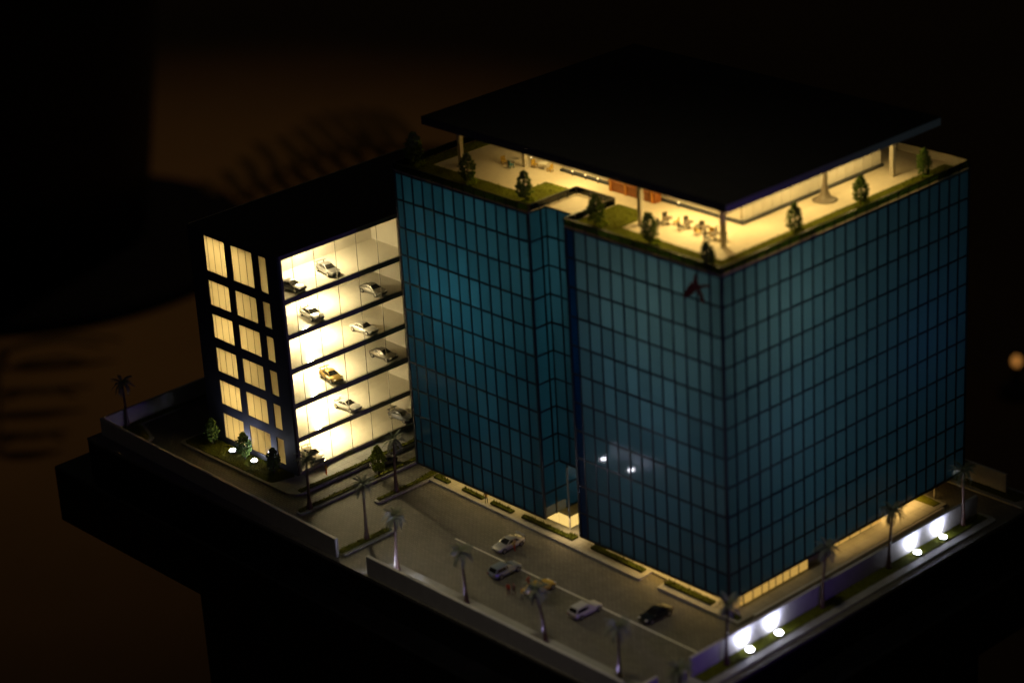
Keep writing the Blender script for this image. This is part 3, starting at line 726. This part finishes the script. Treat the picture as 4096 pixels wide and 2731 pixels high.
def palm(loc, label, h=6.9, lean=(0, 0), seed=1, group='palms along the walls', nf=26):
    rnd = random.Random(seed); o = thing('palm_tree', label, 'palm', loc, 0, group)
    put('trunk', trunk_mesh(h, lean, seed), o)
    for k in range(nf):
        lay = k % 3; a = k * 2.39996 + rnd.uniform(-.2, .2)
        tilt = (-.75, -.2, .30)[lay] + rnd.uniform(-.15, .15)
        put('frond', FR[(lay + (1 if rnd.random() < .25 else 0)) % 3], o, (lean[0], lean[1], h - .05), rot=Euler((rnd.uniform(-.2, .2), tilt, a), 'XYZ'))
    return o
PZ = .24
palm((-92.3, -15.0, .28), 'lone dark palm in the unlit far left corner', 6.0, (-.15, .1), 1)
palm((-55.5, -14.1, .25), 'palm at the near tip of the street median before the garage', 6.6, (.2, 0), 2)
palm((-50.8, -4.3, .25), 'palm on the second median between garage and tower', 7.0, (.3, 0), 3)
palm((-44.1, -14.7, .22), 'palm beside the site entrance at the end of the long wall', 7.2, (.1, 0), 4)
palm((-35.6, -17.3, .26), 'leftmost palm of the front wall row', 6.9, (.2, .1), 5)
palm((-23.7, -17.4, .26), 'second palm of the front wall row', 6.3, (-.4, 0), 6)
palm((-10.9, -17.5, .26), 'leaning third palm of the front wall row', 6.2, (-1.1, -.1), 7)
palm((0.5, -17.7, .26), 'rightmost palm of the front wall row', 6.5, (.1, 0), 8)
palm((6.75, -8.0, .24), 'nearest palm before the spot-lit white wall', 7.1, (0, .5), 9)
palm((6.5, 7.8, .24), 'second palm before the spot-lit white wall', 7.0, (.1, .7), 10)
palm((6.4, 19.4, .24), 'third palm before the spot-lit white wall', 7.1, (.1, .6), 11)
palm((6.4, 33.0, .24), 'farthest palm before the spot-lit white wall', 7.1, (0, -.3), 12)
palm((7.0, -15.5, .24), 'palm at the front corner showing only its crown at the bottom edge', 2.9, (0, 0), 13)

# ------------------------------------------------------------------ hedges on the tower pavement
def hedge(poly, label, seed):
    flock('hedge', poly, .30, .42, M_hedge, .16, seed, kind=None, label=label, cat='hedge', group='clipped hedges along the tower front')
hedge([(-50.0, 1.1), (-47.4, 1.05), (-47.4, 1.65), (-49.2, 1.7), (-49.2, 2.5), (-50.0, 2.5)], 'L-shaped hedge at the left end of the tower front', 1)
hedge([(-44.8, 1.05), (-41.1, .92), (-41.1, 1.5), (-44.8, 1.65)], 'second hedge from the left along the tower front', 2)
hedge([(-39.5, .85), (-35.75, .75), (-35.75, 1.4), (-39.5, 1.5)], 'third hedge from the left along the tower front', 3)
hedge([(-34.0, .8), (-25.3, .7), (-25.3, 1.75), (-26.6, 1.8), (-26.6, 1.35), (-34.0, 1.5)], 'hedge beside the lit entrance notch', 4)
hedge([(-22.3, .75), (-13.9, .5), (-13.9, 1.3), (-20.8, 1.4), (-20.8, 1.85), (-22.3, 1.85)], 'long hedge between entrance notch and pavement gap', 5)
hedge([(-10.1, .2), (-3.0, .1), (-3.0, 1.0), (-10.1, 1.1)], 'amber-lit hedge right of the pavement gap', 6)
hedge([(-1.0, -.3), (1.4, -.35), (1.4, .3), (-1.0, .35)], 'short dark hedge at the tower front corner', 7)

# ------------------------------------------------------------------ in-ground spots
def uplight(loc, label, aim, p=0.042, ang=120, r=.40):
    o = thing('ground_spot', label, 'spotlight', loc, 0, 'white ground spotlights')
    MB().lathe([(r + .09, 0), (r + .09, .20), (r + .01, .22)], 20).build('housing', M_house, o)
    MB().lathe([(r, .221), (r * .9, .32), (r * .55, .40), (r * .15, .42)], 20).build('lens', M_lens, o, smooth=True)
    l = Vector(loc) + Vector((0, 0, .50))
    lamp('SPOT', 'ground_spot_beam', l, p, LED, aim, .25, angle=ang, blend=1.0)
uplight((6.75, -4.3, .30), 'white ground spot nearest the camera before the white wall', (5.6, -4.3, 1.9))
uplight((6.75, .33, .30), 'second white ground spot before the white wall', (5.6, .33, 1.9))
uplight((6.75, 24.1, .30), 'third white ground spot before the white wall', (5.7, 24.1, 1.9))
uplight((6.7, 28.9, .30), 'farthest white ground spot before the white wall', (5.7, 28.9, 1.9))
uplight((-75.1, -10.85, .40), 'white ground spot on the garage lawn, left one', (-75.1, -9.6, 2.6), .055)
uplight((-70.6, -10.85, .40), 'white ground spot on the garage lawn, right one', (-70.8, -9.6, 2.6), .055)
for x, lab in ((-37.3, 'left white ground spot tucked behind the front wall, mirrored in the tower'), (-32.6, 'right white ground spot tucked behind the front wall, mirrored in the tower')):
    uplight((x, -18.0, .26), lab, (x, -19.5, 1.7), .085, 150)

def palm_spot(loc, label, aim):
    o = thing('palm_spot', label, 'spotlight', loc, 0, 'small violet-white spots at the front palms')
    MB().lathe([(.16, 0), (.17, .12), (.12, .14)], 12).build('housing', M_house, o)
    MB().lathe([(.11, .141), (.06, .17)], 12).build('lens', emit('small_lens', (0.6, 0.5, 1.0), 4), o)
    lamp('SPOT', 'palm_spot_beam', Vector(loc) + Vector((0, 0, .25)), .030, (0.55, 0.48, 1.0), aim, .15, angle=80, blend=.6)
for x, px, lab in ((-37.0, -35.5, 'small spot at the foot of the leftmost front palm'), (-25.1, -23.9, 'small spot at the foot of the second front palm'),
                   (-12.7, -11.5, 'small spot at the foot of the leaning front palm'), (-.9, .5, 'small spot at the foot of the rightmost front palm')):
    palm_spot((x, -18.4, .26), lab, (px, -17.3, 5.5))

# ------------------------------------------------------------------ cars
M_tyre = mat('car_tyre', (0.02, 0.02, 0.02), 0.8); M_rim = mat('car_rim', (0.5, 0.5, 0.5), 0.3, metal=0.9); M_cwin = mat('car_window', (0.012, 0.012, 0.013), 0.12)
M_hl = mat('car_headlight', (0.75, 0.75, 0.72), 0.1); M_tl = mat('car_taillight', (0.25, 0.01, 0.01), 0.2)
TYRE = MB(); TYRE.lathe([(.26, -.11), (.33, -.09), (.33, .09), (.26, .11)], 16); TYRE = TYRE.mesh('wheel', M_tyre, False)
RIM = MB().lathe([(.20, .105), (.21, .118), (.08, .125)], 12).mesh('rim', M_rim)
def body_mesh(style):
    mb = MB()
    # stations along the length: x, half width, belt z, top z, bottom z
    if style == 'hatch':
        stn = [(-2.0, .70, .62, .74, .36), (-1.85, .80, .66, .86, .24), (-1.2, .86, .68, .90, .20), (0, .87, .66, .88, .19), (.9, .86, .64, .84, .20), (1.5, .83, .60, .76, .22), (1.9, .76, .54, .66, .26), (2.08, .60, .46, .54, .36)]
        cab = [(-1.95, .70, .80), (-1.55, .60, 1.34), (-.2, .60, 1.40), (.15, .60, 1.34), (.95, .72, .82)]
    else:
        stn = [(-2.05, .66, .58, .72, .38), (-1.9, .78, .62, .82, .26), (-1.2, .87, .66, .86, .20), (0, .86, .62, .82, .18), (.9, .87, .62, .80, .19), (1.5, .84, .58, .72, .21), (1.9, .74, .50, .60, .26), (2.1, .55, .42, .48, .36)]
        cab = [(-1.55, .66, .80), (-.85, .56, 1.20), (-.3, .56, 1.24), (.05, .56, 1.20), (.85, .70, .78)]
    ring = lambda x, w, b, t, z: [(x, -w*.86, z), (x, -w, z + .14), (x, -w, b), (x, -w*.84, t), (x, w*.84, t), (x, w, b), (x, w, z + .14), (x, w*.86, z)]
    vs = []; fs = []
    for s_ in stn: vs += ring(*s_)
    for i in range(len(stn) - 1):
        for k in range(8): fs.append((i*8+k, i*8+(k+1) % 8, (i+1)*8+(k+1) % 8, (i+1)*8+k))
    fs += [tuple(range(7, -1, -1)), tuple((len(stn)-1)*8 + k for k in range(8))]
    mb.add(vs, fs)
    base = .72; vs = []; fs = []
    for x, w_, z in cab: vs += [(x, -(w_ if z > 1 else w_ + .06), z), (x, (w_ if z > 1 else w_ + .06), z)]
    n = len(cab)
    vs += [(-.6, -.78, base), (-.6, .78, base), (.2, -.78, base), (.2, .78, base)]
    for i in range(n - 1): fs.append((2*i, 2*i+1, 2*i+3, 2*i+2))
    for o_ in (0, 1):
        a = 2*n + o_; b = 2*n + 2 + o_; side = [2*i + o_ for i in range(n)] + [b, a]
        fs.append(tuple(side))
    fs.append((0, 1, 2*n+1, 2*n)); fs.append((2*n, 2*n+1, 2*n+3, 2*n+2)); fs.append((2*n+2, 2*n+3, 2*(n-1)+1, 2*(n-1)))
    mb.add(vs, fs)
    return mb, cab
CAR = {}
def car_parts(style):
    if style in CAR: return CAR[style]
    mb, cab = body_mesh(style); d = {'body': mb}
    def lerp(a, b, t): return a + (b - a) * t
    def glass(i, j, t0, t1, off, s_=.86):
        (xa, wa, za), (xb, wb, zb) = cab[i], cab[j]
        p = [(lerp(xa, xb, t), lerp(wa, wb, t) * s_, lerp(za, zb, t)) for t in (t0, t1)]
        nx, nz = -(zb - za), (xb - xa); l = math.hypot(nx, nz); nx, nz = nx / l * off, nz / l * off
        m = MB(); q = []
        for x, w_, z in p: q += [(x + nx, -w_, z + nz), (x + nx, w_, z + nz)]
        m.add(q + [(x - nx * .5, y, z - nz * .5) for x, y, z in q], [(0, 1, 3, 2), (4, 6, 7, 5), (0, 2, 6, 4), (1, 5, 7, 3), (0, 4, 5, 1), (2, 3, 7, 6)])
        return m
    n = len(cab)
    d['windshield'] = glass(n-1, n-2, .12, .93, -.02)
    d['rear_window'] = glass(0, 1, .18, .90, .02)
    for sd, nm in ((-1, 'l'), (1, 'r')):
        for k, (xa, xb, xc, xd) in enumerate(((cab[1][0] - .28, -.30, -.34, cab[1][0] + .08), (-.22, cab[n-1][0] - .22, cab[n-2][0] + .05, -.24))):
            zb = .88; zt = 1.13 if style != 'hatch' else 1.24
            wb = .735 if style != 'hatch' else .745; wt = .60 if style != 'hatch' else .645
            m = MB(); q = [(xa, sd*wb, zb), (xb, sd*wb, zb), (xc, sd*wt, zt), (xd, sd*wt, zt)]
            m.add(q + [(x, y - sd*.03, z) for x, y, z in q], [(0,1,2,3),(7,6,5,4),(0,4,5,1),(1,5,6,2),(2,6,7,3),(3,7,4,0)])
            d['side_window_%s%d' % (nm, k)] = m
    CAR[style] = {}
    for k, m in d.items():
        CAR[style][k] = m.mesh('body' if k == 'body' else 'window', M_cwin, smooth=(k == 'body'))
    return CAR[style]
PAINT = {}
def car(loc, rz, color, label, style='coupe', wing=False, group='model cars', s=1.0, metal=.5, rough=.3, dark_roof=False):
    parts = car_parts(style)
    key = tuple(color) + (metal,)
    if key not in PAINT: PAINT[key] = mat('car_paint_%d' % len(PAINT), color, rough, metal=metal, coat=.5)
    o = thing('car', label, 'car', loc, rz, group)
    o.scale = (s, s, s)
    for k, me in parts.items():
        nm = 'side_window' if k.startswith('side') else k
        if k == 'body':
            me = me.copy(); me.materials.clear(); me.materials.append(PAINT[key])
        c = put(nm, me, o)
        if k == 'body': bevel(c, .07, 3)
    for sx in (-1.28, 1.30):
        for sy in (-1, 1):
            wh = put('wheel', TYRE, o, (sx, sy * .80, .33), rot=Euler((-sy * math.pi / 2, 0, 0)))
            put('rim', RIM, wh)
    for sy in (-1, 1):
        box(1.78, 1.98, sy*.56 - .14, sy*.56 + .14, .54, .64).build('headlight', M_hl, o)
        box(-2.08, -2.0, sy*.52 - .14, sy*.52 + .14, .58, .68).build('taillight', M_tl, o)
    if wing:
        w_ = MB().box(-2.05, -1.72, -.80, .80, 1.12, 1.17).build('spoiler', PAINT[key], o)
        for sy in (-1, 1): box(-1.95, -1.80, sy*.5 - .04, sy*.5 + .04, .78, 1.118).build('strut', PAINT[key], w_)
    return o
SIL = (0.34, 0.35, 0.37); GRY = (0.17, 0.165, 0.155); WHT = (0.56, 0.55, 0.52); DRK = (0.06, 0.055, 0.05); GLD = (0.36, 0.24, 0.06)
GG = 'model cars parked in the garage'
def gcar(lev, rear, front, *a, **k):
    z = LEV[lev][0] - .02; r = Vector(rear); f = Vector(front); d = (f - r).normalized(); n = Vector((-d.y, d.x))
    c = (r + f) / 2 + n * 0.80
    return car((c.x, c.y, z + .006), math.atan2(d.y, d.x), *a, group=GG, s=.96, **k)
gcar(5, (-67.5, -.45), (-65.05, -.82), SIL, 'silver winged coupe on the top garage level', wing=True, metal=.8)
gcar(5, (-66.5, -7.25), (-64.1, -6.75), DRK, 'dark car in shadow at the left end of the top garage level')
gcar(4, (-66.8, 5.7), (-64.35, 5.8), GRY, 'grey sedan on the fifth garage level, right one', metal=.7)
gcar(4, (-67.0, -4.0), (-64.5, -4.35), (0.30, .29, .27), 'silver winged coupe on the fifth garage level, left one', wing=True, metal=.7)
gcar(3, (-66.65, 3.55), (-64.2, 3.75), WHT, 'white coupe on the fourth garage level', metal=0)
gcar(2, (-66.7, 6.4), (-64.3, 6.65), (.15, .135, .115), 'bronze-grey sedan on the third garage level', metal=.7)
gcar(2, (-67.0, -1.85), (-64.65, -2.2), GLD, 'gold winged coupe on the third garage level', wing=True, metal=.6)
gcar(1, (-66.4, -.3), (-64.1, -.05), WHT, 'white coupe on the second garage level', metal=0, wing=True)
gcar(0, (-66.2, 8.3), (-63.95 + -.15, 8.4), (.12, .13, .17), 'slate blue car on the ground level of the garage, right one', metal=.6, wing=True)
gcar(0, (-66.6, -6.3), (-64.2, -6.6), (.36, .33, .26), 'pale winged car on the ground level of the garage, left one', wing=True, metal=.5)
SG = 'model cars on the roads'
car((-57.9, -.35, .006), R(-92), (0.05, .045, .04), 'dark winged car behind the street tree', wing=True, group=SG, s=.9)
car((-30.2, -4.9, .006), R(-92), (.58, .57, .54), 'silver white coupe nearest the tower entrance, nose to the front', wing=True, group=SG)
car((-26.0, -9.4, .006), R(88), (.36, .42, .46), 'bluish silver hatchback beside the road line', 'hatch', group=SG)
car((-20.0, -9.7, .006), R(88), (.62, .40, .04), 'yellow car half hidden behind the leaning palm', group=SG, metal=.1)
car((-12.6, -9.8, .006), R(88), (.66, .65, .62), 'white hatchback on the front road beside the yellow car', 'hatch', group=SG, metal=.1)
car((-6.1, -5.4, .006), R(-93), (.015, .018, .018), 'black car at the right end of the front road', group=SG)

# ------------------------------------------------------------------ little people
def figure_mesh(stride=.18, arm=.25):
    me = bpy.data.meshes.new('figure')
    V = [(0,0,.86),(0,0,1.08),(0,.01,1.34),(0,0,1.50),(0,.02,1.60),(0,.01,1.74),
         (.10,0,.84),(.11,stride*.5,.48),(.11,stride*.35,.08),(.11,stride*.35+.14,.04),
         (-.10,0,.84),(-.11,-stride*.3,.48),(-.11,-stride*.8,.10),(-.11,-stride*.8+.14,.05),
         (.20,0,1.38),(.27,-.04,1.12),(.28,arm*.5,.90),(-.20,0,1.38),(-.27,.04,1.12),(-.28,arm,.95)]
    Ed = [(0,1),(1,2),(2,3),(3,4),(4,5),(0,6),(6,7),(7,8),(8,9),(0,10),(10,11),(11,12),(12,13),(2,14),(14,15),(15,16),(2,17),(17,18),(18,19)]
    rad = [.15,.14,.17,.07,.105,.09,.11,.075,.055,.045,.11,.075,.055,.045,.075,.055,.045,.075,.055,.045]
    me.from_pydata(V, Ed, []); o = bpy.data.objects.new('figure', me); col.objects.link(o)
    sk = o.modifiers.new('skin', 'SKIN'); sk.use_smooth_shade = True
    for i, r in enumerate(rad):
        me.skin_vertices[0].data[i].radius = (r, r * .85); me.skin_vertices[0].data[i].use_root = (i == 0)
    sb = o.modifiers.new('sub', 'SUBSURF'); sb.levels = 1; sb.render_levels = 1
    dg = bpy.context.evaluated_depsgraph_get()
    out = bpy.data.meshes.new_from_object(o.evaluated_get(dg))
    bpy.data.objects.remove(o); bpy.data.meshes.remove(me)
    return out
FIG = figure_mesh()
M_skin = mat('figure_skin', (.45, .26, .16), .6)
def person(loc, rz, top, bottom, hair, label):
    me = FIG.copy(); me.name = 'person'
    me.materials.clear()
    for m in (mat('shirt_%s' % str(top), top, .6), mat('trousers_%s' % str(bottom), bottom, .6), M_skin, mat('hair_%s' % str(hair), hair, .7)): me.materials.append(m)
    for p in me.polygons:
        c = p.center
        p.material_index = 1 if c.z < .90 and abs(c.x) < .22 else (2 if c.z > 1.44 and c.z < 1.66 or (abs(c.x) > .22 and c.z < 1.0) else (3 if c.z >= 1.66 else 0))
    me.transform(Matrix.Scale(S * .94, 4))
    put('person', me, None, loc, rz, label, 'person', 'miniature figures')
YEL = (.80, .50, .05); RED = (.55, .07, .02); ORG = (.80, .20, .03)
person((-60.85, -7.1, .30), R(-60), YEL, ORG, (.35, .2, .03), 'tiny figure in yellow top and orange trousers on the garage pavement')
person((-40.0, .72, .30), R(30), YEL, (.08, .08, .05), (.1, .07, .03), 'tiny figure in yellow top walking between the tower hedges')
person((-29.0, -5.0, .0), R(100), (.5, .38, .1), RED, (.1, .06, .03), 'tiny figure in mustard top and red shoes beside the silver white coupe')
person((-21.95, -12.6, .0), R(200), RED, (.25, .12, .08), (.1, .05, .03), 'tiny figure in red top on the front road, left of a pair')
person((-21.5, -12.2, .0), R(20), (.28, .18, .12), (.2, .13, .1), (.1, .05, .03), 'tiny figure in brown on the front road, right of a pair')
person((-21.5, -9.9, .0), R(90), RED, RED, (.1, .05, .03), 'tiny figure in all red between the hatchback and the yellow car')
person((-20.1, -12.3, .0), R(-40), YEL, (.12, .1, .06), (.1, .05, .03), 'tiny figure in yellow top in front of the yellow car')

# ------------------------------------------------------------------ things on the floor of the room
FZ = -130
pot = thing('potted_planter', 'large dark flared planter on a round foot standing on the brown floor', 'planter', (-456, 193, FZ))
MB().lathe([(63, 0.01), (64, 1.5), (61, 4), (48, 6)], 64).build('foot', M_potfoot, pot, smooth=True)
MB().lathe([(29, 6.1), (31, 8), (35, 30), (41, 70), (45, 130), (46, 150), (43, 152)], 64).build('planter_body', M_pot, pot, smooth=True)
def shadow_frond(root, tip, n, ll, label, lean, seed):  # dark frond shapes laid out in place of palm shadows on the floor
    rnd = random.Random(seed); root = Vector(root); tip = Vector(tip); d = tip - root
    o = thing('palm_frond_shape', label, 'palm shadow', root, 0, 'dark palm shadow shapes on the floor')
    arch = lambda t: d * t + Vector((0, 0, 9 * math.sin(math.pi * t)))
    MB().tube([arch(t / 10) + Vector((0, 0, 1)) for t in range(11)], [1.6 - .13 * t for t in range(11)], 7).build('stem', M_frondshade, o)
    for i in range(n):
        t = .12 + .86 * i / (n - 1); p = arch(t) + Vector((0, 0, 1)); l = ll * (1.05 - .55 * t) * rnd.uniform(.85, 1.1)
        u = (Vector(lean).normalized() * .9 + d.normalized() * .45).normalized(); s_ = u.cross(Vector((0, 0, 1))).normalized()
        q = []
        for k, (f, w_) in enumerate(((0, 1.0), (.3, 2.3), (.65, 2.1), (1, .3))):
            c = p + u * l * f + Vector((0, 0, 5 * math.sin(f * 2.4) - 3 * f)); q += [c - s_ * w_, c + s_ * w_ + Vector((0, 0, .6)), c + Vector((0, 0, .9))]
        MB().add(q, [f for k in range(3) for f in ((3*k, 3*k+3, 3*k+5, 3*k+2), (3*k+2, 3*k+5, 3*k+4, 3*k+1), (3*k+1, 3*k+4, 3*k+3, 3*k))]).build('shadow_leaflet', M_frondshade, o)
shadow_frond((-428, 330, FZ), (-441, 246, FZ), 11, 48, 'dark frond-shaped palm shadow stand-in on the brown floor behind the garage roof', (-.8, .98, 0), 3)
shadow_frond((-400, 142, FZ), (-345, 106, FZ), 5, 36, 'faint frond-shaped palm shadow stand-in on the brown floor at the left edge', (.2, 1, 0), 4)
fl = thing('floor_lantern', 'small glowing lantern far off on the floor at the right edge', 'lantern', (-173.9, 295.3, FZ))
MB().lathe([(4, .01), (4, 2), (1, 3), (1, 8)], 16).build('foot', M_pot, fl)
MB().lathe([(.4, 8), (.9, 8.6), (1.0, 9.4), (.6, 10.2), (.1, 10.6)], 16).build('bulb', emit('lantern_bulb', (1.0, .40, .08), 0.5), fl, smooth=True)
